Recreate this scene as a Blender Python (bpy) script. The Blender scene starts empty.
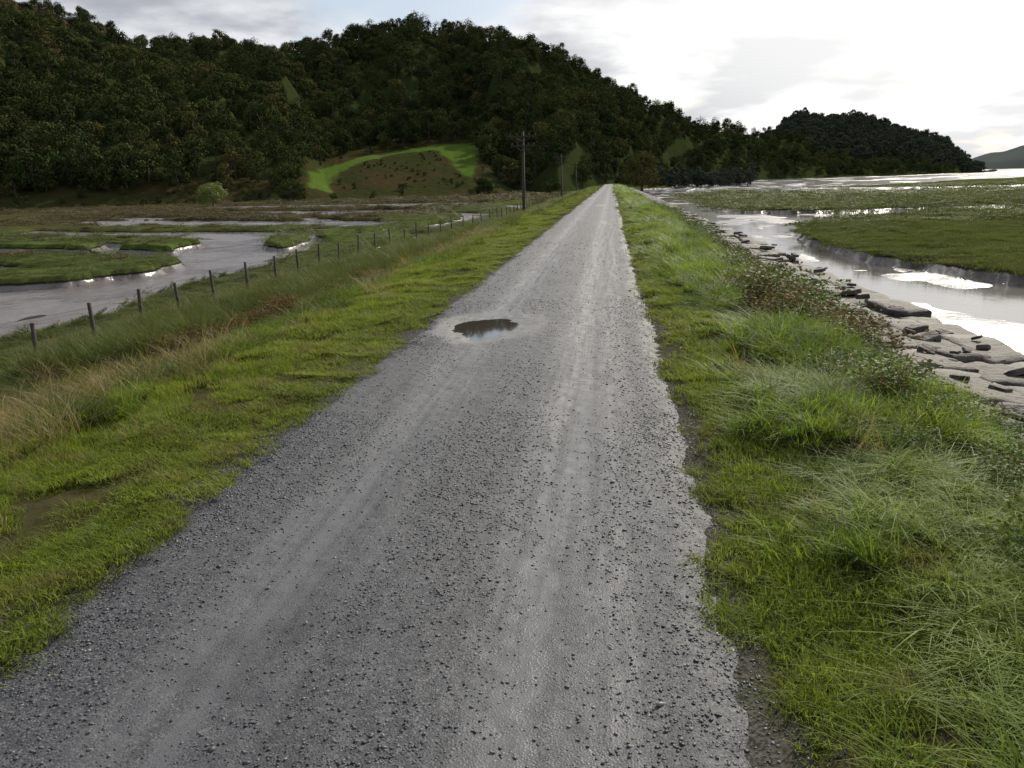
import bpy, bmesh, math, random
import numpy as np
from mathutils import Vector, Matrix
rng=np.random.default_rng(7); random.seed(7)
sc=bpy.context.scene
sc.view_settings.view_transform='Standard'; sc.view_settings.look='None'; sc.view_settings.exposure=0
# ---------------------------------------------------------------- noise
def _h(ix,iy,s):
    h=(ix.astype(np.int64)*374761393+iy.astype(np.int64)*668265263+s*1274126177)&0xffffffff
    h=((h^(h>>13))*1103515245)&0xffffffff
    h=((h^(h>>15))*1274126177)&0xffffffff
    return ((h^(h>>16))&0xffffff)/float(0xffffff)
def vn(x,y,s=0):
    x=np.asarray(x,float);y=np.asarray(y,float)
    ix=np.floor(x);iy=np.floor(y);fx=x-ix;fy=y-iy
    fx=fx*fx*(3-2*fx);fy=fy*fy*(3-2*fy)
    a=_h(ix,iy,s);b=_h(ix+1,iy,s);c=_h(ix,iy+1,s);d=_h(ix+1,iy+1,s)
    return (a*(1-fx)+b*fx)*(1-fy)+(c*(1-fx)+d*fx)*fy
def fbm(x,y,s=0,o=4):
    r=0;a=.5;t=0
    for i in range(o):
        r=r+a*vn(np.asarray(x)*2**i+17.3*i,np.asarray(y)*2**i-9.1*i,s+i*31);t+=a;a*=.5
    return r/t
def sm(a,b,x):
    t=np.clip((x-a)/(b-a),0,1);return t*t*(3-2*t)
def sdf(px,py,poly):
    P=np.array(poly,float);n=len(P);d=np.full(px.shape,1e18);ins=np.zeros(px.shape,bool)
    for i in range(n):
        ax,ay=P[i];bx,by=P[(i+1)%n];ex,ey=bx-ax,by-ay
        wx,wy=px-ax,py-ay
        t=np.clip((wx*ex+wy*ey)/(ex*ex+ey*ey),0,1)
        d=np.minimum(d,(wx-ex*t)**2+(wy-ey*t)**2)
        if by!=ay:
            c=((ay>py)!=(by>py))&(px<(bx-ax)*(py-ay)/(by-ay)+ax)
            ins^=c
    d=np.sqrt(d);return np.where(ins,-d,d)
# ---------------------------------------------------------------- terrain
def ribbon(pts,w0,w1):
    P=np.array(pts,float);n=len(P);d=np.gradient(P,axis=0);d/=np.linalg.norm(d,axis=1)[:,None];N_=np.stack([-d[:,1],d[:,0]],-1)
    w=np.linspace(w0,w1,n)[:,None]*.5;return [tuple(q) for q in P+N_*w]+[tuple(q) for q in (P-N_*w)[::-1]]
CREEKS=[
 [(-14.6,18.0),(-14.0,21.1),(-15.2,25.8),(-15.4,29.6),(-14.8,34.3),(-16,38.5),(-17.2,46),(-18.8,54),(-24,66),(-31,70),(-45,74),(-60,82),(-60,74),(-46,66),(-34,61.5),(-29,56),(-28.4,52),(-26,45),(-22.6,41),(-21.4,36.5),(-23,32.5),(-27,31),(-34,32),(-48,37),(-60,39),(-60,20),(-45,16),(-30,11),(-20,13)],
 [(-21,70),(-17.5,77),(-25,87),(-34,90),(-50,100),(-75,112),(-75,98),(-50,88),(-37,78),(-28,75)],
 [(-39,105),(-29,103),(-22,112),(-30,124),(-44,128),(-66,140),(-66,127),(-46,116)],
 [(-90,160),(-30,134),(-16,144),(-26,160),(-90,186)],
 [(-24.5,47.5),(-30,50.5),(-40,54),(-60,62),(-60,57),(-40,49),(-31,45.5),(-25,42.5)],
 [(-13.2,66),(-12.2,84),(-14,100),(-22,108),(-22,100),(-16.5,92),(-15.5,80),(-17.5,70)],
 [(-9.5,88),(-9.2,110),(-12,130),(-20,136),(-17,126),(-12.5,110),(-12.5,94)],
 ribbon([(-23,39),(-27,37),(-31,38.5),(-36,42),(-44,42.5),(-60,50)],1.6,2.6),
 ribbon([(-33,51),(-36,57),(-42,60),(-47,58),(-60,68)],1.8,2.6),
 ribbon([(-13.5,72),(-18,66),(-20,60)],1.6,2.6),
 ribbon([(-40,80),(-46,86),(-52,84),(-58,92)],4,5),
 ribbon([(-30,88),(-36,96),(-34,104)],3,4),
 ribbon([(-45,110),(-60,108),(-75,118),(-95,112)],7,8),
 ribbon([(-13,40),(-12.3,44),(-13.2,49),(-12.4,56),(-14,62)],1.4,2.2),
 [(5.6,-30),(60,-30),(60,8),(34,17),(22,22),(16,27),(12.9,32),(11.6,38),(11.2,46),(11.6,54),(13.5,62),(19,70),(28,76),(45,82),(60,90),(60,97),(44,90),(30,87),(20,86),(14,90),(12,105),(12.5,140),(16,190),(20,230),(28,300),(10,300),(7,200),(5.6,120)],
 [(14,196),(30,178),(48,160),(70,158),(120,172),(180,185),(180,200),(120,192),(84,186),(66,196),(44,232),(26,275)],
 [(20,300),(44,222),(70,232),(140,330),(300,500),(700,900),(1500,1400),(1500,3500),(200,3500),(90,900),(45,560)],
]
ISLES=[[(-19,21.5),(-24,19.5),(-30,20.5),(-33,23),(-28,25),(-21.5,24.5)],[(-20.5,50),(-22.5,52),(-24.5,58),(-23,61),(-21,57)]]
def zprof(x):
    return np.interp(x,[-400,-60,-13,-10.5,-8,-6,-4.4,-3.5,-2.5,-2.0,0.2,0.7,1.5,2.3,2.9,3.6,4.1,5.7,6.5,9,60,400],
      [-1.7,-1.62,-1.6,-1.38,-1.15,-.72,-.16,-.04,0.0,-.07,-.07,0.0,.02,-.08,-.45,-.85,-1.05,-1.15,-2.0,-1.8,-1.75,-1.75])
def height(x,y):
    x=np.asarray(x,float);y=np.asarray(y,float)
    z=zprof(x)
    z=z+ (fbm(x*1.1,y*1.1,3)-.5)*.16*np.where((x>-2.5)&(x<.55),0,1)*sm(.5,1.2,np.abs(x+.9)-.4)
    z=z+ (fbm(x*.12,y*.12,5)-.5)*.2*sm(9,16,np.abs(x))
    d=np.full(x.shape,1e9)
    for c in CREEKS: d=np.minimum(d,sdf(x,y,c))
    for c in ISLES: d=np.maximum(d,-sdf(x,y,c))
    amp=np.clip(.25+y*.012,.3,3)
    w=(fbm(x*.55,y*.55,11)-.5)*1.3*np.clip(amp,.4,1.6)+(fbm(x*2.2,y*2.2,12)-.5)*.5
    k=sm(.22,-.2,d+w)*sm(4.5,6.3,np.abs(x+.2))
    bed=np.where(x>0,-2.235,-2.15+.15*sm(55,72,y))+(fbm(x*.35,y*.2,21)-.5)*.22*np.where((x<0)&(y>60),.4,1)
    z=z*(1-k)+np.minimum(bed,z)*k
    return z
def lin(a,b,n): return np.linspace(a,b,n,endpoint=False)
xs=np.concatenate([-np.geomspace(4000,70,50)[:-1],lin(-70,-32,110),lin(-32,-12,130),lin(-12,6.5,185),lin(6.5,32,140),lin(32,80,80),np.geomspace(80,4000,50)])
ys=np.concatenate([lin(-30,1,20),lin(1,14,110),lin(14,60,240),lin(60,130,180),np.geomspace(130,300,90)[:-1],np.geomspace(300,6000,60)])
def mesh(name,co,q,mat,smooth=False,link=True):
    me=bpy.data.meshes.new(name);co=np.asarray(co,np.float32);q=np.asarray(q,np.int32)
    k=q.shape[1]
    me.vertices.add(len(co));me.vertices.foreach_set('co',co.ravel())
    me.loops.add(q.size);me.loops.foreach_set('vertex_index',q.ravel())
    me.polygons.add(len(q));me.polygons.foreach_set('loop_start',np.arange(0,q.size,k,dtype=np.int32))
    me.polygons.foreach_set('loop_total',np.full(len(q),k,np.int32))
    if smooth: me.polygons.foreach_set('use_smooth',np.ones(len(q),bool))
    me.update(calc_edges=True)
    if mat: me.materials.append(mat)
    ob=bpy.data.objects.new(name,me)
    if link: sc.collection.objects.link(ob)
    return ob
def grid(name,X,Y,Z,mat,smooth=True):
    ny,nx=X.shape
    co=np.stack([X,Y,Z],-1).reshape(-1,3)
    i=np.arange(ny*nx).reshape(ny,nx)
    q=np.stack([i[:-1,:-1],i[:-1,1:],i[1:,1:],i[1:,:-1]],-1).reshape(-1,4)
    return mesh(name,co,q,mat,smooth)
def attr(ob,name,v):
    a=ob.data.attributes.new(name,'FLOAT','POINT');a.data.foreach_set('value',np.asarray(v,np.float32).ravel())
# ---------------------------------------------------------------- material helpers
class M:
    def __init__(s,name):
        s.m=bpy.data.materials.new(name);s.m.use_nodes=True;s.t=s.m.node_tree;s.n=s.t.nodes;s.l=s.t.links
        s.b=s.n['Principled BSDF'];s.out=s.n['Material Output']
        s.pos=s.n.new('ShaderNodeNewGeometry').outputs['Position']
    def inp(s,sock,v):
        if isinstance(v,bpy.types.NodeSocket): s.l.new(v,sock)
        elif isinstance(v,(tuple,list)) and sock.type=='RGBA': sock.default_value=(*v[:3],1)
        else: sock.default_value=v
    def scale(s,v,sc3):
        n=s.n.new('ShaderNodeVectorMath');n.operation='MULTIPLY';s.inp(n.inputs[0],v);n.inputs[1].default_value=sc3;return n.outputs[0]
    def noise(s,sc_=1,det=4,vec=None,rough=.55,dist=0):
        n=s.n.new('ShaderNodeTexNoise');n.inputs['Scale'].default_value=sc_;n.inputs['Detail'].default_value=det;n.inputs['Roughness'].default_value=rough;n.inputs['Distortion'].default_value=dist
        s.l.new(vec or s.pos,n.inputs['Vector']);return n.outputs['Fac']
    def vor(s,sc_=1,vec=None,out='Distance',feat='F1'):
        n=s.n.new('ShaderNodeTexVoronoi');n.feature=feat;n.inputs['Scale'].default_value=sc_;s.l.new(vec or s.pos,n.inputs['Vector']);return n.outputs[out]
    def ramp(s,f,a,b,lo=0.,hi=1.):
        n=s.n.new('ShaderNodeMapRange');n.interpolation_type='SMOOTHSTEP';s.inp(n.inputs['Value'],f);n.inputs['From Min'].default_value=a;n.inputs['From Max'].default_value=b;n.inputs['To Min'].default_value=lo;n.inputs['To Max'].default_value=hi;return n.outputs[0]
    def mix(s,f,a,b,mode='MIX'):
        n=s.n.new('ShaderNodeMix');n.data_type='RGBA';n.blend_type=mode;s.inp(n.inputs[0],f);s.inp(n.inputs[6],a);s.inp(n.inputs[7],b);return n.outputs[2]
    def math(s,op,a,b=0.):
        n=s.n.new('ShaderNodeMath');n.operation=op;s.inp(n.inputs[0],a);s.inp(n.inputs[1],b);return n.outputs[0]
    def attr(s,name):
        n=s.n.new('ShaderNodeAttribute');n.attribute_name=name;return n.outputs['Fac']
    def sep(s,v):
        n=s.n.new('ShaderNodeSeparateXYZ');s.l.new(v,n.inputs[0]);return n.outputs
    def rnd(s): return s.n.new('ShaderNodeObjectInfo').outputs['Random']
    def bump(s,h,strength=.5,dist=.02,normal=None):
        n=s.n.new('ShaderNodeBump');n.inputs['Strength'].default_value=strength;n.inputs['Distance'].default_value=dist;s.l.new(h,n.inputs['Height'])
        if normal: s.l.new(normal,n.inputs['Normal'])
        s.l.new(n.outputs[0],s.b.inputs['Normal']);return n.outputs[0]
    def fin(s,col,rough=.8,spec=.3):
        s.inp(s.b.inputs['Base Color'],col);s.inp(s.b.inputs['Roughness'],rough);s.inp(s.b.inputs['Specular IOR Level'],spec);return s.m
    def trans(s,col,f=.35):
        t=s.n.new('ShaderNodeBsdfTranslucent');s.inp(t.inputs[0],col);x=s.n.new('ShaderNodeMixShader');s.inp(x.inputs[0],f)
        s.l.new(s.b.outputs[0],x.inputs[1]);s.l.new(t.outputs[0],x.inputs[2]);s.l.new(x.outputs[0],s.out.inputs[0])
# ground
g=M('ground_soil_marsh')
z=g.sep(g.pos)
n1=g.noise(.25,4);n2=g.noise(2.5,4);n3=g.noise(.03,3)
green=g.mix(g.ramp(n2,.3,.7),(.045,.068,.017),(.085,.112,.031))
olive=g.mix(g.ramp(n1,.35,.65),(.05,.064,.019),(.09,.097,.034))
brown=g.mix(n1,(.036,.033,.014),(.074,.062,.03))
marsh=g.mix(g.ramp(n3,.42,.58),green,olive)
left=g.math('MULTIPLY',g.ramp(z[0],-14,-26),g.ramp(g.math('ADD',z[1],g.math('MULTIPLY',n1,20.)),80,100))
marsh=g.mix(g.math('MULTIPLY',left,g.ramp(n3,.3,.5,.5,1.)),marsh,brown)
mud=g.mix(n2,(.105,.09,.088),(.18,.16,.16))
zz=g.math('ADD',z[2],g.math('MULTIPLY',g.math('SUBTRACT',n2,.5),.08))
mf=g.ramp(zz,-1.79,-1.85)
edge=g.ramp(zz,-1.87,-1.96)
dark=g.mix(edge,(.022,.018,.013),mud)
hf=g.noise(70,3)
soil=g.mix(n2,(.038,.036,.016),(.065,.056,.028))
px_=g.math('ABSOLUTE',g.math('ADD',z[0],.95))
soil=g.mix(g.ramp(px_,1.75,1.3),soil,g.mix(g.ramp(hf,.35,.65),(.03,.028,.024),(.11,.105,.098)))
vf=g.math('MULTIPLY',g.ramp(z[2],-1.3,-.9),g.ramp(n2,.2,.5,.6,1.))
col=g.mix(vf,marsh,soil); col=g.mix(mf,col,dark)
rough=g.mix(edge,(.9,)*3,g.mix(g.ramp(n1,.4,.6),(.2,)*3,(.38,)*3))
g.bump(g.math('ADD',n2,n1),.5,.10)
MG=g.fin(col,rough,g.math('MULTIPLY',edge,.5))
X,Y=np.meshgrid(xs,ys);Z=height(X,Y)
grid('ground',X,Y,Z,MG)
# water
w=M('water');w.bump(w.noise(1.6,3,w.scale(w.pos,(1,.45,1))),.3,.03)
w.fin((.08,.072,.07),.12,.6)
mesh('tidal_channel_water',[(-400,-30,-2.215),(1800,-30,-2.215),(1800,4000,-2.215),(-400,4000,-2.215)],[(0,1,2,3)],w.m)
# ---------------------------------------------------------------- path
PUD=[(-1.5,9.9,.54,.9,1),(-.42,57,.5,2.2,.5),(-.05,34.5,.35,1.6,.4),(-1.7,80,.5,3.5,.5)]
def eL(y): return (fbm(y*0+3.1,y*.45,41,2)-.5)*.18+(fbm(y*0+1.1,y*3.,43,3)-.5)*.10
def eR(y): return (fbm(y*0+8.1,y*.45,42,2)-.5)*.12+(fbm(y*0+5.1,y*3.,45,3)-.5)*.09
def pathz(x,y):
    e=np.minimum(x+2.25+eL(y),.36-x+eR(y))
    z=(fbm(x*2,y*.6,40)-.5)*.022+(fbm(x*14,y*14,44,3)-.5)*.012+(fbm(x*40,y*40,46,2)-.5)*.005
    z=z-.012*np.exp(-((x+1.45)/.22)**2)-.010*np.exp(-((x+.25)/.22)**2)
    z=z-.11*sm(.08,-.36,e+(fbm(x*9,y*9,47,2)-.5)*.16)
    silt_sheen=np.zeros(x.shape)
    for cx,cy,rx,ry,s in PUD:
        r=np.sqrt(((x-cx)/rx)**2+((y-cy)/ry)**2)+(fbm(x*3,y*2.2,50)-.5)*.6
        z=z-.05*s*sm(1.25,.2,r)
        silt_sheen=np.maximum(silt_sheen,s*sm(1.5,1.05,r))
    return z,silt_sheen
px=np.linspace(-2.75,.85,150);py=np.concatenate([lin(-6,1.5,60),lin(1.5,16,600),lin(16,70,300),np.geomspace(70,330,140)])
PX,PY=np.meshgrid(px,py);PZ,SI=pathz(PX,PY)
p=M('gravel_path_slate')
sp=p.sep(p.pos)
v1=p.n.new('ShaderNodeTexVoronoi');v1.inputs['Scale'].default_value=120;p.l.new(p.pos,v1.inputs['Vector']);vd=v1.outputs['Distance'];cs=p.sep(v1.outputs['Color'])
cs2=p.sep(p.vor(260,None,'Color'))
st=p.noise(1.,3,p.scale(p.pos,(5.5,.16,1)));st2=p.noise(1.,4,p.scale(p.pos,(13,.3,1)),.6)
big=p.noise(1.3,6)
def gauss(c,wd):
    d=p.math('ABSOLUTE',p.math('SUBTRACT',sp[0],c));return p.ramp(d,wd,0.)
tr=p.math('MAXIMUM',p.math('MAXIMUM',gauss(-1.45,.42),gauss(-.32,.38)),p.math('MULTIPLY',gauss(-.02,.22),.8))
tr=p.math('MULTIPLY',tr,p.ramp(st2,.32,.62,.05,.9))
fine=p.mix(cs2[0],(.018,.019,.024),(.064,.067,.076))
stone=p.mix(cs[0],(.009,.009,.012),(.125,.129,.142))
base=p.mix(p.ramp(cs[1],.45,.55),fine,stone)
base=p.mix(tr,base,p.mix(p.math('MULTIPLY',p.math('ADD',big,cs2[1]),.5),(.062,.064,.070),(.138,.140,.149)))
base=p.mix(p.math('MULTIPLY',p.ramp(big,.48,.68),.5),base,(.023,.024,.028))
base=p.mix(p.math('MULTIPLY',p.ramp(st,.5,.68),.35),base,(.105,.108,.116))
silt_sheen=p.attr('silt_sheen')
base=p.mix(p.math('MULTIPLY',silt_sheen,.8),base,p.mix(st2,(.19,.187,.182),(.125,.123,.122)))  # pale silt at the puddle; farther patches paint sky reflection as pale colour
h=p.math('ADD',p.math('MULTIPLY',p.math('MULTIPLY',cs[2],p.math('SUBTRACT',1.,vd)),p.math('SUBTRACT',1.,p.math('MULTIPLY',tr,.7))),p.math('MULTIPLY',cs2[2],.3))
h=p.math('MULTIPLY',h,p.math('SUBTRACT',1.,p.math('MULTIPLY',silt_sheen,.9)))
p.bump(h,.55,.008)
MP=p.fin(base,p.mix(tr,(.66,)*3,(.42,)*3),.42)
po=grid('gravel_path',PX,PY,PZ,MP);attr(po,'silt_sheen',SI)
pw=M('puddle_water');pw.fin((.045,.04,.032),.03,.5)
for cx,cy,rx,ry,s in PUD[:1]:
    a=np.linspace(0,2*np.pi,48,endpoint=False);zz_=-.016*s-.011
    co=[(cx,cy,zz_)]+[(cx+rx*1.3*math.cos(t),cy+ry*1.3*math.sin(t),zz_) for t in a]
    mesh('puddle',co,[(0,i+1,(i+1)%48+1) for i in range(48)],pw.m)
# ---------------------------------------------------------------- instancing
def scatter(name,P,rot,scl,idx,coll):
    me=bpy.data.meshes.new(name);P=np.asarray(P,np.float32);n=len(P)
    me.vertices.add(n);me.vertices.foreach_set('co',P.ravel())
    for nm,v in(('rot',rot),('scl',scl)):
        a=me.attributes.new(nm,'FLOAT_VECTOR','POINT');a.data.foreach_set('vector',np.asarray(v,np.float32).ravel())
    a=me.attributes.new('idx','INT','POINT');a.data.foreach_set('value',np.asarray(idx,np.int32))
    ob=bpy.data.objects.new(name,me);sc.collection.objects.link(ob)
    ng=bpy.data.node_groups.new(name+'_scatter','GeometryNodeTree')
    ng.interface.new_socket('Geometry',in_out='INPUT',socket_type='NodeSocketGeometry')
    ng.interface.new_socket('Geometry',in_out='OUTPUT',socket_type='NodeSocketGeometry')
    N=ng.nodes;L=ng.links
    gi=N.new('NodeGroupInput');go=N.new('NodeGroupOutput');ip=N.new('GeometryNodeInstanceOnPoints')
    ci=N.new('GeometryNodeCollectionInfo');ci.inputs['Collection'].default_value=coll;ci.inputs['Separate Children'].default_value=True;ci.inputs['Reset Children'].default_value=True
    def na(nm,t):
        k=N.new('GeometryNodeInputNamedAttribute');k.data_type=t;k.inputs['Name'].default_value=nm;return k.outputs['Attribute']
    e=N.new('FunctionNodeEulerToRotation')
    L.new(gi.outputs[0],ip.inputs['Points']);L.new(ci.outputs[0],ip.inputs['Instance']);ip.inputs['Pick Instance'].default_value=True
    L.new(na('idx','INT'),ip.inputs['Instance Index']);L.new(na('rot','FLOAT_VECTOR'),e.inputs[0]);L.new(e.outputs[0],ip.inputs['Rotation']);L.new(na('scl','FLOAT_VECTOR'),ip.inputs['Scale'])
    L.new(ip.outputs[0],go.inputs[0])
    mod=ob.modifiers.new('scatter','NODES');mod.node_group=ng
    return ob
def coll(name,obs):
    c=bpy.data.collections.new(name)
    for o in obs: c.objects.link(o)
    return c
def zrot(n,tilt=.12):
    return np.stack([rng.normal(0,tilt,n),rng.normal(0,tilt,n),rng.uniform(0,6.283,n)],-1)
def s3(v,vz=None):
    v=np.asarray(v);return np.stack([v,v,v if vz is None else vz],-1)
# ---------------------------------------------------------------- grass patches (many blades in one mesh)
def patch(name,ncl,per,rad,crad,h,w,lean,mat,seg=4,hv=.35,head=0.,clv=.35):
    n=ncl*per;r_=np.random.default_rng(sum(map(ord,name)))
    ca=r_.uniform(0,6.283,ncl);cr=rad*np.sqrt(r_.random(ncl));cx=cr*np.cos(ca);cy=cr*np.sin(ca);ch=r_.uniform(1-clv,1+clv,ncl)*(1-.35*(cr/rad)**2);cd=r_.uniform(0,6.283,ncl);ct=r_.random(ncl)
    k=np.repeat(np.arange(ncl),per)
    a=r_.uniform(0,6.283,n);r=crad*np.sqrt(r_.random(n));bx=cx[k]+r*np.cos(a);by=cy[k]+r*np.sin(a)
    hh=h*ch[k]*r_.uniform(1-hv,1+hv,n);d=np.where(r_.random(n)<.5,a,cd[k])+r_.normal(0,.8,n);ln=hh*lean*r_.uniform(.2,1.6,n)
    ww=w*r_.uniform(.6,1.3,n);td=d+1.57+r_.normal(0,.5,n);tone=np.clip(ct[k]*.6+r_.random(n)*.4,0,1)
    V=np.zeros((n,seg+1,2,3));T=np.zeros((n,seg+1,2));Tn=np.zeros((n,seg+1,2))
    for j in range(seg+1):
        s=j/seg;z_=hh*(s-.32*lean*s**3);x=bx+np.cos(d)*ln*s*s;y=by+np.sin(d)*ln*s*s
        wd=ww*(1-s**1.6)*.5+.0003
        if head and s>.7: wd=ww*head*1.5*(1.1-s)
        for q,sg in((0,-1),(1,1)):
            V[:,j,q]=np.stack([x+sg*np.cos(td)*wd,y+sg*np.sin(td)*wd,z_-.01],-1)
        T[:,j]=s;Tn[:,j]=tone[:,None]
    b=np.arange(n)[:,None]*(2*(seg+1))+2*np.arange(seg)[None]
    Q=np.stack([b,b+1,b+3,b+2],-1).reshape(-1,4)
    ob=mesh(name,V.reshape(-1,3),Q,mat,True,False);attr(ob,'tip',T);attr(ob,'rv',Tn);return ob
def grassmat(name,a,b,c,tf=.4,root=(.03,.03,.012),ns=.8,dry=None,spec=.13):
    m=M(name);r=m.attr('rv');n=m.noise(ns,2)
    f=m.math('ADD',m.math('MULTIPLY',r,.55),m.math('MULTIPLY',m.ramp(n,.3,.7),.45))
    col=m.mix(m.ramp(f,.15,.6),a,b);col=m.mix(m.ramp(f,.72,1.),col,c)
    if dry: col=m.mix(m.math('MULTIPLY',m.ramp(m.noise(2.1,2),.50,.68),.65),col,dry)
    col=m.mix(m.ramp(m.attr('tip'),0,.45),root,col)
    m.fin(col,.55,spec);m.trans(m.mix(1.,col,(1.3,1.3,.9),'MULTIPLY'),tf);return m.m
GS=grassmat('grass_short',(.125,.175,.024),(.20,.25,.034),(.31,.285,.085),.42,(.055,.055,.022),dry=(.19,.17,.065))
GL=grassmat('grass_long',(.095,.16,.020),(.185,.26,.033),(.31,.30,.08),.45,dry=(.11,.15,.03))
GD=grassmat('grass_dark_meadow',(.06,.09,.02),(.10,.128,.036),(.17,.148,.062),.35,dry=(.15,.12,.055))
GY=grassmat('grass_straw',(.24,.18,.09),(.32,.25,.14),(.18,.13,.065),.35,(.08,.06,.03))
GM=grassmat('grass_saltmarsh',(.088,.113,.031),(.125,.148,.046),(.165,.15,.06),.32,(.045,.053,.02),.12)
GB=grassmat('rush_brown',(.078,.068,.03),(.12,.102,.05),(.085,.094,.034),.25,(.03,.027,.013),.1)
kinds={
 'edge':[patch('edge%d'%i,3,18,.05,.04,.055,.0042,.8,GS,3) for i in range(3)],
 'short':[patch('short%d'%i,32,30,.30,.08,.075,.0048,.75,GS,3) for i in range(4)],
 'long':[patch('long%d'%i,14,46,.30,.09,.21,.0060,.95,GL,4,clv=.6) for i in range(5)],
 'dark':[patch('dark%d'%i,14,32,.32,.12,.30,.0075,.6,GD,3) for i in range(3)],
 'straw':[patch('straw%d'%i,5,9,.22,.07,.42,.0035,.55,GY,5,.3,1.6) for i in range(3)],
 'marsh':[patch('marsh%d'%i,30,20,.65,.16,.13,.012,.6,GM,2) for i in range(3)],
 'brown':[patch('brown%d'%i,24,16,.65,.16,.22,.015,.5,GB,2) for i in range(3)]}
allobs=[];IDX={}
for i,(k,v) in enumerate(kinds.items()):
    for j,o in enumerate(v):
        o.name='%d_%s_%d'%(i,k,j);IDX.setdefault(k,[]).append(len(allobs));allobs.append(o)
GC=coll('grass_tufts',allobs)
def pts(x0,x1,y0,y1,dens):
    n=int((x1-x0)*(y1-y0)*dens);return rng.uniform(x0,x1,n),rng.uniform(y0,y1,n)
class Acc:
    def __init__(s): s.P=[];s.R=[];s.S=[];s.I=[]
    def add(s,x,y,kind,scl,vz=None,tilt=.08,zoff=0.):
        if len(x)==0: return
        z=height(x,y)+zoff
        e=.15;gx=(height(x+e,y)-height(x-e,y))/(2*e);gy=(height(x,y+e)-height(x,y-e))/(2*e)
        r=zrot(len(x),tilt);yaw=r[:,2]
        cx_=np.arctan(gy);cy_=-np.arctan(gx)
        r[:,0]+=np.clip(cx_*np.cos(yaw)+cy_*np.sin(yaw),-.7,.7);r[:,1]+=np.clip(-cx_*np.sin(yaw)+cy_*np.cos(yaw),-.7,.7)
        s.P.append(np.stack([x,y,z],-1));s.R.append(r);s.S.append(s3(scl,vz));s.I.append(rng.choice(IDX[kind],len(x)))
    def done(s,name,c): return scatter(name,np.concatenate(s.P),np.concatenate(s.R),np.concatenate(s.S),np.concatenate(s.I),c)
A=Acc()
for (y0,y1,sc0) in((1.0,8,1.),(8,17,1.25),(17,34,1.5),(34,72,2.),(72,200,2.8)):
    q=1/sc0**2
    if y0<34:
        for side in(0,1):
            x,y=pts(-2.85,-1.95,y0,y1,150*q) if side==0 else pts(.1,1.15,y0,y1,130*q)
            u=(-2.25-eL(y)-x) if side==0 else (x-.36-eR(y))
            k=rng.random(len(x))<sm(-.15,.35 if side==0 else .5,u)*(.12+.88*sm(.35,.6,fbm(x*2.5,y*1.5,60)));x,y=x[k],y[k]
            v=sc0*rng.uniform(.7,1.3,len(x));A.add(x,y,'edge',v,v/sc0**.5)
    x,y=pts(-4.5,-2.3,y0,y1,13*q);u=-2.25-eL(y)-x
    keep=(u>.22*sc0)&(rng.random(len(x))<.85+.15*sm(.3,.5,fbm(x*1.1,y*.8,61)));x,y,u=x[keep],y[keep],u[keep]
    v=sc0*rng.uniform(.8,1.2,len(x));A.add(x,y,'short',v,v/sc0**.7*(.55+.8*sm(.2,1.8,u))*(.5+1.0*fbm(x*.9,y*.7,67)))
    x,y=pts(-8,-3.9,y0,y1,9*q);kk=rng.random(len(x))<sm(-3.6,-4.6,x+(fbm(x*.7,y*.7,62)-.5)*1.2);x,y=x[kk],y[kk]
    t=rng.random(len(x));st_=fbm(x*.5,y*.35,63)
    for kind,m_ in(('long',t<.32),('dark',(t>=.32)&(t<.7)),('straw',(t>=.7)&(st_>.38))):
        v=sc0*rng.uniform(.8,1.2,m_.sum());A.add(x[m_],y[m_],kind,v,v/sc0**.8*.8)
    x,y=pts(.4,3.6,y0,y1,14*q);u=x-.36-eR(y)
    keep=(u>.24*sc0)&(rng.random(len(x))<sm(.0,.5,u)*(.85+.15*sm(.25,.5,fbm(x*1.6,y*1.2,64))))
    x,y,u=x[keep],y[keep],u[keep]
    shrt=(rng.random(len(x))<sm(1.15,.45,u+(fbm(x*1.5,y*1.5,65)-.5)*1.0))
    v=sc0*rng.uniform(.8,1.2,shrt.sum());A.add(x[shrt],y[shrt],'short',v,v/sc0**.6*1.1)
    l=~shrt;l&=rng.random(len(x))<np.where(x>2.9,.55,1);c=fbm(x[l]*1.3,y[l]*.9,66);v=sc0*rng.uniform(.75,1.15,l.sum());A.add(x[l],y[l],'long',v,v/sc0**.9*(.35+1.0*sm(.3,.7,c))*(1-.4*sm(1.9,2.8,x[l])),.15)
A.done('verge_grass',GC)
A=Acc()
x,y=pts(-6.8,-4.0,3.2,9.5,9);A.add(x,y,'straw',rng.uniform(.7,1.1,len(x)),tilt=.15)
x,y=pts(.9,2.6,1.8,9,1.2);A.add(x,y,'straw',rng.uniform(.5,.8,len(x)),tilt=.2)
x,y=pts(-4.4,-2.9,2.4,14,1.0);A.add(x,y,'straw',rng.uniform(.3,.5,len(x)),tilt=.2)
x,y=pts(-12,-7,4,34,6);v=rng.uniform(1.,1.6,len(x));A.add(x,y,'dark',v,v*.5)
x,y=pts(-18,-11,4,34,5);v=rng.uniform(1.,1.6,len(x));k=height(x,y)>-1.8;A.add(x[k],y[k],'dark',v[k],v[k]*.28)
x,y=pts(-12,-6.5,4,30,1.5);A.add(x,y,'straw',rng.uniform(.7,1.1,len(x)))
x,y=pts(-9.8,-6.5,12,40,5);k=fbm(x*.3,y*.2,70)>.38;x,y=x[k],y[k];v=rng.uniform(1.3,1.9,len(x));A.add(x,y,'dark',v,v*1.15)
x,y=pts(-10,-6,34,120,1.4);v=rng.uniform(1.6,2.6,len(x));A.add(x,y,'dark',v,v*.5)
A.done('bank_meadow_grass',GC)
A=Acc()
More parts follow.
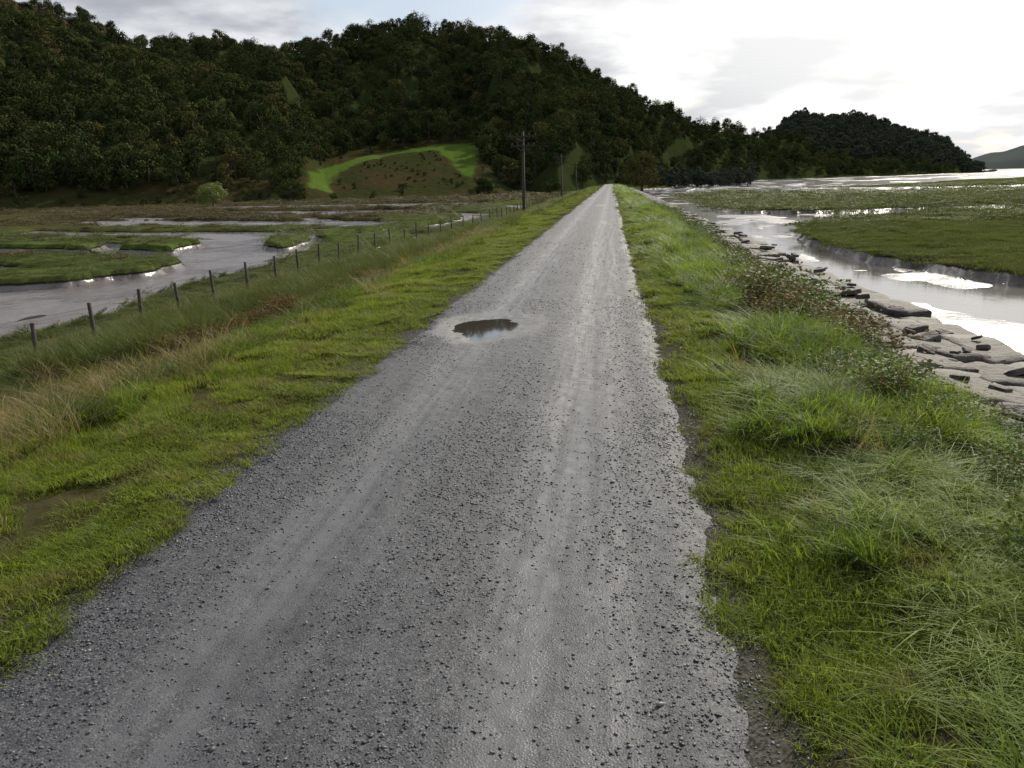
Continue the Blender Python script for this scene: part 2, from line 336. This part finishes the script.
def marsh(x0,x1,y0,y1,dn,s0,hs=1.,kind='marsh'):
    x,y=pts(x0,x1,y0,y1,dn);z=height(x,y);k=z>-1.78-.06*(x>0);x,y=x[k],y[k]
    v=s0*rng.uniform(.7,1.3,len(x));A.add(x,y,kind,v,v/s0**.75*(.5+.9*fbm(x*.2,y*.2,71))*hs)
marsh(-34,-10.5,14,50,2.0,1.1,.45);marsh(-65,-9,50,80,.5,2.2,.4);marsh(-25,-9,80,125,.35,2.4,.4)
marsh(-60,-24,40,90,.14,1.6,.8,'brown');marsh(-90,-20,90,150,.2,3,.8,'brown');marsh(-150,-12,150,225,.06,5,.9,'brown')
marsh(10.5,36,18,60,2.6,1.35,1.1);marsh(36,60,24,60,1.0,2.2,1.1);marsh(9,90,60,130,.5,3,1.1);marsh(9,160,130,200,.13,5,1.1)
A.done('marsh_grass',GC)
# ---------------------------------------------------------------- gravel stones: one merged mesh
bm=bmesh.new();bmesh.ops.create_icosphere(bm,subdivisions=1,radius=1);iv=np.array([v.co[:] for v in bm.verts]);iq=np.array([[v.index for v in f.verts] for f in bm.faces]);bm.free()
s=M('slate_chippings');r=s.attr('rv');c=s.mix(r,(.012,.013,.016),(.13,.134,.147));c=s.mix(s.ramp(r,.95,1.),c,(.21,.21,.2));s.fin(c,.5,.4)
P=[];S=[]
for y0,y1,dn,a,b in((1.7,3.2,10500,.0020,.0075),(3.2,6,3600,.0032,.0085),(6,12,700,.005,.010),(12,24,40,.010,.016)):
    x,y=pts(-2.75,.85,y0,y1,dn)
    e=np.minimum(x+2.25+eL(y),.36-x+eR(y));trk=np.maximum(np.exp(-((x+1.45)/.22)**2),np.exp(-((x+.25)/.22)**2))
    cl=fbm(x*2.5,y*.8,80)
    pk=(.5-.4*trk+.5*sm(.45,.0,e))*(.35+1.1*sm(.35,.65,cl))*sm(-.38,-.0,e)
    zz_,si=pathz(x,y);pk=pk*(1-.9*si)
    k=rng.random(len(x))<pk;x,y,zz_=x[k],y[k],zz_[k]
    zg=np.maximum(height(x,y),zz_)
    sz=a+(b-a)*rng.random(len(x))**2.5;bg_=rng.random(len(x))<.012;sz=np.where(bg_,sz*rng.uniform(1.3,2.0,len(x)),sz)
    P.append(np.stack([x,y,zg+sz*.12],-1));S.append(sz)
P=np.concatenate(P);S=np.concatenate(S);n=len(P)
ax=np.stack([rng.uniform(.8,1.7,n),rng.uniform(.7,1.2,n),rng.uniform(.3,.75,n)],-1)*S[:,None]
v=iv[None]*(1+rng.uniform(-.28,.28,(n,len(iv)))[:,:,None])*ax[:,None]
tl=rng.normal(0,.3,n);yw=rng.uniform(0,6.283,n)
cy,sy=np.cos(tl)[:,None],np.sin(tl)[:,None];v0=np.stack([v[...,0]*cy+v[...,2]*sy,v[...,1],-v[...,0]*sy+v[...,2]*cy],-1)
cz,sz_=np.cos(yw)[:,None],np.sin(yw)[:,None];v1_=np.stack([v0[...,0]*cz-v0[...,1]*sz_,v0[...,0]*sz_+v0[...,1]*cz,v0[...,2]],-1)+P[:,None]
go=mesh('path_gravel',v1_.reshape(-1,3),(iq[None]+(np.arange(n)*len(iv))[:,None,None]).reshape(-1,3),s.m);attr(go,'rv',np.repeat(rng.random(n),len(iv)))
# ---------------------------------------------------------------- stone wall (revetment)
sw=M('stone_wall_slate')
n=sw.noise(3,5);n2=sw.noise(12,5);c=sw.mix(sw.ramp(n,.3,.7),(.065,.06,.053),(.13,.118,.105));c=sw.mix(sw.attr('br'),c,(.18,.16,.14),'MIX')
c=sw.mix(sw.ramp(n2,.5,.66,0,.7),c,(.035,.032,.026));c=sw.mix(sw.ramp(n,.58,.7,0,.6),c,(.045,.05,.02));sw.bump(sw.math('ADD',n2,n),.8,.05);sw.fin(c,.75,.22)
bm=bmesh.new();bmesh.ops.create_cube(bm,size=2);bmesh.ops.subdivide_edges(bm,edges=bm.edges[:],cuts=4,use_grid_fill=True)
bm.verts.ensure_lookup_table();tv=np.array([v.co[:] for v in bm.verts]);tq=np.array([[v.index for v in f.verts] for f in bm.faces]);bm.free()
tv=tv*(1-.05*((np.abs(tv)**6).sum(1,keepdims=True)-1)/2)
V=[];Q=[];B=[];o=0
def block(cx,cy,cz,lx,ly,lz,rz,rx=0,ry=0):
    global o
    v=tv+(rng.random(tv.shape)-.5)*np.array([.10,.10,.14])
    sk=rng.uniform(-.2,.2,4);v[:,0]=v[:,0]*(1+sk[0]*v[:,1])+sk[1]*.7*v[:,1];v[:,1]=v[:,1]*(1+sk[2]*tv[:,0]);v[:,2]+=sk[3]*.4*v[:,0]
    v=v*np.array([lx,ly,lz])/2
    m=np.array((Matrix.Rotation(rz,3,'Z')@Matrix.Rotation(rx,3,'X')@Matrix.Rotation(ry,3,'Y')))
    V.append(v@m.T+[cx,cy,cz]);Q.append(tq+o);B.append(np.full(len(tv),rng.random()*.7));o+=len(tv)
for xc,w_,ye in((3.75,.85,11),(4.45,.9,26),(5.1,.8,75),(5.7,.65,75)):
    y=1.+rng.random()
    while y<ye:
        l=rng.uniform(.7,2.0)*(1+y*.012)
        sink=rng.uniform(-.05,.04)-(0 if rng.random()>.15 else .12)
        block(xc+rng.normal(0,.05),y+l/2,-1.03-.05*(xc-3.75)+sink,w_*rng.uniform(.9,1.15),l*1.0,.34,rng.normal(0,.05),rng.normal(0,.025),rng.normal(.04,.04))
        y+=l
for _ in range(110):
    y=rng.uniform(3,40);s_=rng.uniform(.08,.28);block(rng.uniform(3.3,5.9),y,-.90+rng.normal(0,.03),s_*1.3,s_,s_*.4,rng.uniform(0,3),rng.normal(0,.2),rng.normal(0,.2))
for row in range(4):
    y=1.
    while y<75:
        l=rng.uniform(.6,1.4)*(1+y*.012);block(6.0+row*.13,y+l/2,-1.36-row*.29,.5,l*1.0,.3,rng.normal(0,.04));y+=l
y=75
while y<240:
    l=rng.uniform(1,2.5);block(5.2+rng.normal(0,.05),y+l/2,-1.04,1.3,l,.4,0);block(6.0,y+l/2,-1.6,.7,l,1.1,0);y+=l
w_=mesh('stone_wall',np.concatenate(V),np.concatenate(Q),sw.m,False);attr(w_,'br',np.concatenate(B))
# ---------------------------------------------------------------- leaves: brambles
def leafmat(name,a,b,c,tf=.3,rough=.55,spec=.2,wr=.55):
    m=M(name);f=m.math('ADD',m.math('MULTIPLY',m.rnd(),wr),m.math('MULTIPLY',m.attr('rv'),1-wr))
    col=m.mix(m.ramp(f,.1,.6),a,b);col=m.mix(m.ramp(f,.7,.95),col,c);m.fin(col,rough,spec)
    if tf: m.trans(col,tf)
    else:
        dn=m.n.new('ShaderNodeBsdfDiffuse');m.inp(dn.inputs[0],col);m.l.new(dn.outputs[0],m.out.inputs[0])
    return m.m
def bramble(name,mat,R0,H0,nl,ls):
    V=[];Q=[];T=[]
    for st_ in range(26):
        a=random.uniform(0,6.28);ln=R0*random.uniform(.5,1.2);hh=H0*random.uniform(.4,1.1)
        for k in range(nl//26):
            s_=random.random();cx=math.cos(a)*ln*s_;cy=math.sin(a)*ln*s_;cz=hh*math.sin(min(s_*2.2,2.6))
            c0=Vector((cx+random.gauss(0,.07),cy+random.gauss(0,.07),max(.01,cz+random.gauss(0,.05))))
            u=Vector((random.gauss(0,1),random.gauss(0,1),random.gauss(0,.4))).normalized();w=u.cross(Vector((random.gauss(0,.5),random.gauss(0,.5),1))).normalized()
            L_=ls*random.uniform(.6,1.3);i=len(V)
            V+=[c0,c0+u*L_*.5+w*L_*.35,c0+u*L_,c0+u*L_*.5-w*L_*.35];Q.append((i,i+1,i+2,i+3));t=random.random();T+=[t]*4
        for k in range(6):
            s0,s1=k/6,(k+1)/6;i=len(V)
            for s_ in(s0,s1):
                x,y,zz=math.cos(a)*ln*s_,math.sin(a)*ln*s_,hh*math.sin(min(s_*2.2,2.6));V+=[(x-.003,y,zz),(x+.003,y+.002,zz+.003)]
            Q.append((i,i+1,i+3,i+2));T+=[.95]*4
    o_=mesh(name,V,Q,mat,False,False);attr(o_,'rv',T);return o_
BM_=leafmat('bramble_leaf',(.05,.09,.018),(.10,.15,.03),(.17,.09,.045),.33,.6,.12)
BR_=leafmat('bracken_leaf',(.10,.06,.025),(.16,.10,.04),(.07,.08,.03),.3,.7,.1)
BC=coll('bramble_plants',[bramble('b0',BM_,.5,.4,800,.055),bramble('b1',BM_,.4,.5,800,.05),bramble('b2',BR_,.4,.45,700,.05)])
L=[]
def bpatch(cx,cy,rx,ry,n,i0,s0,s1):
    for _ in range(n):
        a=random.uniform(0,6.28);r=math.sqrt(random.random());L.append((cx+rx*r*math.cos(a),cy+ry*r*math.sin(a),random.choice(i0),random.uniform(s0,s1)))
bpatch(2.5,11,.8,2.4,40,[0,1,2,2],.6,1.15);bpatch(2.9,16,.8,3,36,[0,1,2],.6,1.0);bpatch(2.5,7,.7,1.8,26,[0,1],.4,.75);bpatch(3.2,25,.8,6,34,[0,1,2],.7,1.1);bpatch(3.4,45,.8,14,36,[0,1],.9,1.5)
bpatch(2.1,4.5,.6,1.6,18,[0,1],.3,.55);bpatch(-6.2,13,.9,1.4,14,[2,2,0],.6,1.1);bpatch(-5.2,8.5,.5,.7,8,[0,2],.5,.8);bpatch(-6.5,18,.6,3,10,[2,0],.8,1.1);bpatch(-5.6,6,.8,1.2,8,[2,2,0],.4,.7)
bpatch(3.6,10.5,.4,5,16,[0,1],.25,.5)
a=np.array(L);zz=height(a[:,0],a[:,1])-.01
scatter('bramble_bush',np.stack([a[:,0],a[:,1],zz],-1),zrot(len(a),.15),s3(a[:,3]),a[:,2].astype(int),BC)
# ---------------------------------------------------------------- trees
bk=M('bark');bk.fin(bk.mix(bk.noise(6,3),(.05,.04,.03),(.13,.11,.085)),.9,.2)
def cone(V,Q,p0,p1,r0,r1,n=6):
    p0,p1=Vector(p0),Vector(p1);d=(p1-p0).normalized();u=d.orthogonal().normalized();w=d.cross(u);i=len(V)
    for p_,r_ in((p0,r0),(p1,r1)):
        for k in range(n):
            t=6.283*k/n;V.append(p_+(u*math.cos(t)+w*math.sin(t))*r_)
    for k in range(n): Q.append((i+k,i+(k+1)%n,i+n+(k+1)%n,i+n+k))
def tree(name,mat,H,W_,ncl,nleaf,ls,base=.25,link=False,seed=0,cr=(.10,.19)):
    rd=random.Random(seed);V=[];Q=[]
    lean=(rd.gauss(0,.03)*H,rd.gauss(0,.03)*H)
    cone(V,Q,(0,0,-.3),(lean[0],lean[1],H*.7),W_*.035,W_*.012)
    cls=[]
    for k in range(ncl):
        a=rd.uniform(0,6.283);u=rd.uniform(-.75,1);rr=math.sqrt(max(0,1-u*u))*rd.uniform(.55,1)
        cz=H*(base+(1-base)*.5)+u*H*(1-base)*.40
        c_=Vector((math.cos(a)*rr*W_*.40,math.sin(a)*rr*W_*.40,cz));cls.append((c_,W_*rd.uniform(*cr)))
        if k%3==0: cone(V,Q,(lean[0]*.5,lean[1]*.5,H*rd.uniform(.2,.5)),c_,W_*.014,W_*.004,5)
    nb=len(Q);T=[0.5]*len(V);
    for c_,r_ in cls:
        tone=rd.random()
        for j in range(nleaf//ncl):
            d=Vector((rd.gauss(0,1),rd.gauss(0,1),rd.gauss(0,1))).normalized();d.z=d.z*.8+.1
            p_=c_+d*r_*rd.uniform(.6,1.12)
            u=(Vector((rd.gauss(0,1),rd.gauss(0,1),rd.gauss(0,1))).cross(d)).normalized()
            w=(d+Vector((rd.gauss(0,.35),rd.gauss(0,.35),rd.gauss(0,.35)))).cross(u).normalized()
            L_=ls*rd.uniform(.6,1.3);i=len(V)
            V+=[p_-u*L_*.5,p_+w*L_*.4,p_+u*L_*.5,p_-w*L_*.4];Q.append((i,i+1,i+2,i+3));t=tone*.7+.3*rd.random();T+=[t]*4
    ob=mesh(name,[tuple(v) for v in V],Q,mat,False,link);ob.data.materials.append(bk.m)
    mi=np.zeros(len(Q),np.int32);mi[:nb]=1;ob.data.polygons.foreach_set('material_index',mi);attr(ob,'rv',T);return ob
TL=leafmat('tree_foliage',(.036,.050,.019),(.064,.082,.028),(.12,.108,.040),0,.9,.05,.85)
TL2=leafmat('tree_foliage_haze_tint',(.060,.074,.054),(.080,.094,.064),(.105,.106,.068),0,.9,.05,.75)  # paler, bluer leaf colours paint aerial haze into the far trees
TS=leafmat('shrub_foliage',(.12,.165,.033),(.16,.205,.045),(.2,.22,.06),.3)
WC=coll('woodland_trees',[tree('w%d'%i,TL,[9,11,8,10][i],[9,9,10,7][i],[28,30,26,22][i],1500,.50,.02,seed=i) for i in range(4)])
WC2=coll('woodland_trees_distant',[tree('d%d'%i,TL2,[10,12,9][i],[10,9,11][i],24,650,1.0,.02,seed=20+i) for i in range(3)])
# ---------------------------------------------------------------- hills
rid_az=[-75,-50,-36.3,-33.4,-29.8,-25,-21.8,-18.1,-14.2,-10.4,-7.2,-3.3,.5,2.5,5.1,9.4,12,16,20]
rid_el=[7,10.5,10.6,10.1,9.4,8.8,8.8,9.5,10.6,10.3,9.3,7.9,6.2,4.9,3.9,2.9,2.2,1,.2]
R_az=[-75,-36,-30,-20,-14,-5,2,6,10,20];R_R=[900,850,760,620,600,620,680,800,950,1000]
r0_az=[-75,-36,-22,-20,-9,-7.5,-6,-3.5,0,3,6,10,20];r0_r=[250,250,240,350,350,310,275,250,300,430,560,700,800]
lob_az=[-75,-50,-36.7,-31.5,-26.1,-23.8,-20.2,-18.3,-17.2];lob_el=[5,6.6,6.9,7.2,7.1,6.6,5.3,2.8,0]
rh_az=[7,9,10.5,11.8,13.2,15.3,18.2,20,21.0,21.8,23];rh_el=[0,2.0,3.2,4.0,3.7,3.7,2.6,1.9,1.1,.2,-.3]
fh_az=[19.5,21.5,24.1,28,34,45,60];fh_el=[0,.6,1.25,1.6,2.3,2.6,2]
T_=lambda d:np.tan(np.radians(d))
def hz(az,r):
    R=np.interp(az,R_az,R_R);r0=np.interp(az,r0_az,r0_r);el=np.interp(az,rid_az,rid_el)
    top=np.maximum(R*T_(el)-8.5+8.5*sm(-29,-32,az),0);t=(r-r0)/(R-r0)
    s_=np.where(t<1,np.clip(t,0,1)**.85*(1.15-.15*np.clip(t,0,1)),1-.35*np.clip(t-1,0,2))
    z1=-2.4+(top+2.4)*s_+np.clip(t,0,1)*(1-np.clip(t,0,1))*4*(fbm(az*.28,r*.012,90)-.5)*42
    z1=z1+sm(.0,.3,t)*(fbm(az*.8,r*.03,91)-.5)*7
    w=sm(-21.5,-19.5,az)*sm(-5,-9,az)
    f=-1.9+15.8*np.clip((r-240)/100,0,1.9);f=np.where(r<240,-2.6,f)+(fbm(az*.5,r*.02,92)-.5)*1.6*sm(240,270,r)
    z1=np.maximum(z1,-2.6+(f+2.6)*w)
    el2=np.interp(az,lob_az,lob_el);top2=np.maximum(400*T_(el2)-10,0);t2=(r-235)/(400-235)
    s2=np.where(t2<1,np.clip(t2,0,1)**.8,1-.8*np.clip(t2-1,0,1));z2=-2.4+(top2+2.4)*s2+np.clip(t2,0,1)*(fbm(az*.5,r*.02,93)-.5)*9*sm(0,.3,t2)
    z2=np.where(el2>0,z2,-5)
    return np.maximum(z1,z2)
def hz2(az,r):
    el=np.interp(az,rh_az,rh_el);t=(r-880)/250;top=np.maximum(1130*T_(el)-9,-2)
    return -3+(top+3)*np.where(t<1,np.sqrt(np.clip(t,0,1)),1-.4*np.clip(t-1,0,2))+(fbm(az*1.2,r*.02,95)-.5)*8*sm(0,.4,t)
hm=M('hill_ground');n=hm.noise(.05,4);nf=hm.noise(.4,5)
gr=hm.mix(n,(.05,.085,.014),(.08,.125,.025));br=hm.mix(hm.ramp(n,.4,.6),hm.mix(nf,(.022,.028,.010),(.042,.044,.017)),hm.mix(nf,(.03,.026,.012),(.06,.044,.022)));mo=hm.mix(n,(.035,.026,.017),(.075,.05,.03));fo=hm.mix(nf,(.02,.03,.01),(.04,.05,.018))
c=hm.mix(hm.attr('bracken'),fo,br);c=hm.mix(hm.attr('moor'),c,mo);c=hm.mix(hm.attr('field'),c,gr);hm.bump(nf,.8,.8);hm.fin(c,.95,.0)
az=np.linspace(-75,22,760);rr=np.concatenate([np.linspace(228,420,200),np.geomspace(422,1500,130)])
AZ,RR=np.meshgrid(az,rr);HZ=hz(AZ,RR)
ra=np.radians(AZ)
FIELD=[(-20.2,250),(-20.0,278),(-18.9,306),(-16.8,332),(-14,352),(-11,366),(-9.3,372),(-8.9,350),(-9.0,310),(-9.4,270),(-10.2,290),(-10.9,322),(-11.8,346),(-14.2,340),(-16.6,318),(-18.2,294),(-18.9,272),(-18.6,252)]
def polsdf(a,r): return sdf(a*5.5,r,[(p_*5.5,q_) for p_,q_ in FIELD])
grid('wooded_hill',np.sin(ra)*RR,np.cos(ra)*RR,HZ,hm.m);ho=bpy.data.objects['wooded_hill']
fd=polsdf(AZ,RR)+(fbm(AZ*3,RR*.15,96)-.5)*4
attr(ho,'field',sm(1.2,-1.2,fd))
inb=sm(-22.5,-21.5,AZ)*sm(-7.8,-8.6,AZ)*sm(400,380,RR);attr(ho,'bracken',np.maximum(inb,sm(262,250,RR)))
moor=sm(-27.5,-30.5,AZ+(fbm(AZ,RR*.02,97)-.5)*4)*sm(470,520,RR);attr(ho,'moor',moor)
az2=np.linspace(7,23,160);r2=np.linspace(870,1450,80);A2,R2=np.meshgrid(az2,r2);ra2=np.radians(A2)
grid('wooded_hill',np.sin(ra2)*R2,np.cos(ra2)*R2,hz2(A2,R2),hm.m)
fm=M('distant_hill');fm.fin(fm.mix(fm.noise(.01,5),(.06,.072,.07),(.09,.10,.095)),.95,.0)  # grey-blue hill colour has the haze of distance painted in
az3=np.linspace(19.5,60,160);r3=np.linspace(2600,4200,30);A3,R3=np.meshgrid(az3,r3);ra3=np.radians(A3)
el3=np.interp(A3,fh_az,fh_el);grid('distant_hill',np.sin(ra3)*R3,np.cos(ra3)*R3,-3+(3200*T_(el3)+(fbm(A3*.9,R3*.002,98)-.5)*22)*np.sqrt(np.clip((R3-2600)/600,0,1)),fm.m)
# woodland
def wood(a0,a1,r0,r1,sp_,gr_):
    P=[];r=r0
    while r<r1:
        s_=sp_*(1+(r-r0)*gr_);da=math.degrees(s_/r);n=int((a1-a0)/da);a=np.linspace(a0,a1,n)+rng.normal(0,da*.33,n);q=r+rng.normal(0,s_*.33,n)
        P.append(np.stack([a,q],-1));r+=s_
    P=np.concatenate(P);return P[:,0],P[:,1]
a,r=wood(-50,20,238,980,6.6,.0014)
r0=np.interp(a,r0_az,r0_r);R_=np.interp(a,R_az,R_R);rl=np.where(a<-18,235,1e4)
start=np.minimum(r0+5,rl+7)
start=np.where((a>-21.)&(a<-6),np.interp(a,[-21,-20.5,-20.0,-18.9,-16.5,-12,-9.3,-8.8,-7.8,-6],[246,262,292,320,350,372,378,320,285,268]),start)
jit=np.where((a>-21)&(a<-8.5),6,14)
k=(r>start+(fbm(a*1.1,r*.0,99)-.5)*jit)&(r<R_+40)
k&=~((a<-28.5)&(r>500)&(fbm(a*1.3,r*.02,97)<.66))
a,r=a[k],r[k]
def place(name,a,r,f,C,ni,s0,s1):
    ar=np.radians(a);z_=f(a,r)-.6;n=len(a);s_=rng.uniform(s0,s1,n)*(.75+.5*fbm(a*2,r*.08,100))
    return scatter(name,np.stack([np.sin(ar)*r,np.cos(ar)*r,z_],-1),zrot(n,.05),s3(s_,s_*rng.uniform(.8,1.1,n)),rng.integers(0,ni,n),C)
place('woodland',a,r,hz,WC,4,.58,1.38)
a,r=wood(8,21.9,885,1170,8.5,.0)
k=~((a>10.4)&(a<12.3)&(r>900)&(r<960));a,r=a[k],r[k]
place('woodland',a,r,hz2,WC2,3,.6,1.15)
L=[]
for _ in range(60): L.append((rng.uniform(2.6,9),rng.uniform(330,420)))
for _ in range(90): L.append((rng.uniform(9,19),rng.uniform(820,870)))
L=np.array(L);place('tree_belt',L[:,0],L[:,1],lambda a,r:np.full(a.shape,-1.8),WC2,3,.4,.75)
L=np.array([(rng.uniform(-50,-7),rng.uniform(228,262)) for _ in range(200)]);L=L[(L[:,0]<-20.5)|(rng.random(200)<.25)]
place('hedgerow_shrubs',L[:,0],L[:,1],lambda a,r:np.maximum(hz(a,r),-1.8),WC,4,.12,.35)
L=[]
while len(L)<190:
    q_=(rng.uniform(-19.5,-7.5),rng.uniform(256,374))
    if polsdf(np.array([q_[0]]),np.array([q_[1]]))[0]>2.0: L.append(q_)
L=np.array(L);place('bracken_shrubs',L[:,0],L[:,1],hz,WC,4,.05,.2)
def put(ob,azd,r,z_,s_=1,rz=0):
    ob.location=(math.sin(math.radians(azd))*r,math.cos(math.radians(azd))*r,z_);ob.scale=(s_,)*3;ob.rotation_euler[2]=rz
put(tree('oak_tree',TL,10,12,38,7000,.36,.0,True,31),2.0,215,-1.6,.95)
put(tree('oak_tree',TL,8,9,30,5000,.34,.0,True,32),.7,236,-1.6,.55)
put(tree('oak_tree',TL,13,14,44,8000,.42,.03,True,33),-13.8,358,float(hz(np.array([-13.8]),np.array([358.]))[0]),1.15)
put(tree('oak_tree',TL,12,12,40,6500,.42,.03,True,34),-11.3,374,float(hz(np.array([-11.3]),np.array([374.]))[0]),.9)
put(tree('willow_shrub',TS,5.5,8,28,5000,.26,.0,True,35),-26.2,190,-1.8,.9)
put(tree('hawthorn_shrub',TL,6,9,30,5000,.3,.0,True,36),-21.3,215,-1.8,.9)
put(tree('hawthorn_shrub',TL,5,7,26,4500,.3,.0,True,37),-8.6,228,-1.8,.9)
put(tree('hawthorn_shrub',TL,5,8,26,4500,.3,.0,True,38),-4.1,205,-1.6,.7)
# ---------------------------------------------------------------- fence
wd=M('weathered_timber');wd.fin(wd.mix(wd.noise(8,4,wd.scale(wd.pos,(3,3,.4))),(.03,.026,.02),(.08,.07,.057)),.85,.2)
FP=[(-17.5,11.8),(-16,12.2),(-14.5,12.5),(-13,12.9),(-11.7,13.5),(-10.8,14.1),(-10.15,15.0),(-10.6,17.4),(-10.95,19.8)]
y=22.2
while y<150:
    FP.append((float(np.interp(y,[22,33,49,65,90,150],[-11.2,-11.6,-10.8,-8.9,-8.4,-8.0])),y));y+=2.4
V=[];Q=[];tops=[]
for x,y in FP:
    z0=float(height(np.array([x]),np.array([y]))[0]);dx,dy=rng.normal(0,.05,2);h_=.95+rng.normal(0,.06)
    cone(V,Q,(x,y,z0-.2),(x+dx,y+dy,z0+h_),.045,.038,8);i=len(V);Q.append((i-8,i-7,i-6,i-5));Q.append((i-8,i-5,i-4,i-1));Q.append((i-4,i-3,i-2,i-1));tops.append((x,y,z0,dx,dy))
for hh in(.3,.6,.88):
    for a_,b_ in zip(tops[:-1],tops[1:]):
        p0=Vector((a_[0]+a_[3]*hh,a_[1]+a_[4]*hh,a_[2]+hh));p1=Vector((b_[0]+b_[3]*hh,b_[1]+b_[4]*hh,b_[2]+hh));cone(V,Q,p0,p1,.003,.003,4)
mesh('post_and_wire_fence',[tuple(v) for v in V],Q,wd.m)
# ---------------------------------------------------------------- utility poles
wp_=M('creosoted_pole_timber');wp_.fin(wp_.mix(wp_.noise(4,4,wp_.scale(wp_.pos,(3,3,.4))),(.04,.032,.025),(.09,.075,.06)),.8,.25)
def pole(x,y,H_):
    V=[];Q=[];z0=float(height(np.array([x]),np.array([y]))[0])
    cone(V,Q,(0,0,-.5),(0.0,0,H_),.16,.11,12);i=len(V);
    for k in range(5): Q.append((i-12+k,i-11+k,i-2-k,i-1-k))
    for hz_,wl in((H_-.45,1.2),(H_-1.25,1.05)):
        for s_ in(-1,1):
            cone(V,Q,(0,-.15,hz_),(s_*wl,-.15,hz_),.10,.09,4)
            cone(V,Q,(0,-.16,hz_-.5),(s_*wl*.6,-.16,hz_-.03),.035,.03,4)
            for t in(.45,.92):
                cone(V,Q,(s_*wl*t,-.15,hz_+.04),(s_*wl*t,-.15,hz_+.15),.02,.02,6);cone(V,Q,(s_*wl*t,-.15,hz_+.12),(s_*wl*t,-.15,hz_+.30),.07,.04,8)
    ob=mesh('utility_pole',[tuple(v) for v in V],Q,wp_.m);ob.location=(x,y,z0);ob.rotation_euler[1]=random.gauss(0,.012)
pole(-7.8,75,7.1);pole(-7.9,135,6.8);pole(-8,195,6.8)
# ---------------------------------------------------------------- light
SAZ,SEL=24,32
sd=Vector((math.sin(math.radians(SAZ))*math.cos(math.radians(SEL)),math.cos(math.radians(SAZ))*math.cos(math.radians(SEL)),math.sin(math.radians(SEL))))
ld=bpy.data.lights.new('sun','SUN');ld.energy=5.0;ld.angle=math.radians(.6);ld.color=(1,.93,.80)
lo=bpy.data.objects.new('sun',ld);lo.rotation_euler=sd.to_track_quat('Z','Y').to_euler();sc.collection.objects.link(lo)
W=bpy.data.worlds.new('World');sc.world=W;W.use_nodes=True;N=W.node_tree.nodes;LK=W.node_tree.links
bg=N['Background'];bg.inputs[1].default_value=.1
sky=N.new('ShaderNodeTexSky');sky.sky_type='NISHITA';sky.sun_disc=False;sky.sun_elevation=math.radians(SEL);sky.sun_rotation=math.radians(SAZ)
def vm(op,a,b=None):
    n=N.new('ShaderNodeVectorMath');n.operation=op
    for i,v in enumerate((a,b)):
        if v is None: continue
        if isinstance(v,bpy.types.NodeSocket): LK.new(v,n.inputs[i])
        else: n.inputs[i].default_value=v
    return n
def mt(op,a,b=0.):
    n=N.new('ShaderNodeMath');n.operation=op
    for i,v in enumerate((a,b)):
        if isinstance(v,bpy.types.NodeSocket): LK.new(v,n.inputs[i])
        else: n.inputs[i].default_value=v
    return n.outputs[0]
def mr(v,a,b,lo_=0.,hi_=1.):
    n=N.new('ShaderNodeMapRange');n.interpolation_type='SMOOTHSTEP';LK.new(v,n.inputs[0])
    for i,k in enumerate((a,b,lo_,hi_)): n.inputs[i+1].default_value=k
    return n.outputs[0]
def mx(f,a,b):
    n=N.new('ShaderNodeMix');n.data_type='RGBA'
    for i,v in((0,f),(6,a),(7,b)):
        if isinstance(v,bpy.types.NodeSocket): LK.new(v,n.inputs[i])
        elif i: n.inputs[i].default_value=(*v,1)
        else: n.inputs[i].default_value=v
    return n.outputs[2]
tc=N.new('ShaderNodeTexCoord');d=vm('NORMALIZE',tc.outputs['Generated']).outputs[0]
sx=N.new('ShaderNodeSeparateXYZ');LK.new(d,sx.inputs[0])
dz=mt('ADD',mt('MAXIMUM',sx.outputs[2],0.),.16)
cb=N.new('ShaderNodeCombineXYZ');LK.new(mt('DIVIDE',sx.outputs[0],dz),cb.inputs[0]);LK.new(mt('DIVIDE',sx.outputs[1],dz),cb.inputs[1])
def nz(sc_,det,off):
    n=N.new('ShaderNodeTexNoise');n.inputs['Scale'].default_value=sc_;n.inputs['Detail'].default_value=det
    LK.new(vm('ADD',cb.outputs[0],off).outputs[0],n.inputs['Vector']);return n.outputs[0]
c1=nz(1.0,6,(3.1,1.2,0));c2=nz(1.5,6,(9.,4.,2.))
sundot=vm('DOT_PRODUCT',d,tuple(sd)).outputs['Value']
near=mr(sundot,.77,.90);back=mr(sundot,-.3,.8)
white=mx(near,mx(back,(4.0,4.2,4.6),(8.4,8.6,8.9)),(12.5,12.3,12.0))
grey=mx(near,mx(back,(2.3,2.5,2.9),(4.5,4.7,5.2)),(9.4,9.4,9.4))
cloud=mx(mr(c2,.42,.58),white,grey)
skyc=mx(.5,sky.outputs[0],mx(near,(7.4,8.0,8.9),(11.,11.,11.)))
LK.new(mx(mr(c1,.38,.50),skyc,cloud),bg.inputs[0])
# ---------------------------------------------------------------- camera
th=math.radians(13.77);ps=math.radians(7.1);ro=math.radians(1.7)
F=Vector((-math.sin(ps)*math.cos(th),math.cos(ps)*math.cos(th),-math.sin(th)));R=Vector((math.cos(ps),math.sin(ps),0));U=R.cross(F)
Rc=R*math.cos(ro)-U*math.sin(ro);Uc=U*math.cos(ro)+R*math.sin(ro)
cam=bpy.data.cameras.new('camera');co=bpy.data.objects.new('camera',cam);sc.collection.objects.link(co);sc.camera=co
m=Matrix((Rc,Uc,-F)).transposed().to_4x4();m.translation=Vector((0,0,1.7));co.matrix_world=m
cam.sensor_width=36;cam.lens=824/1024*36;cam.clip_start=.05;cam.clip_end=12000
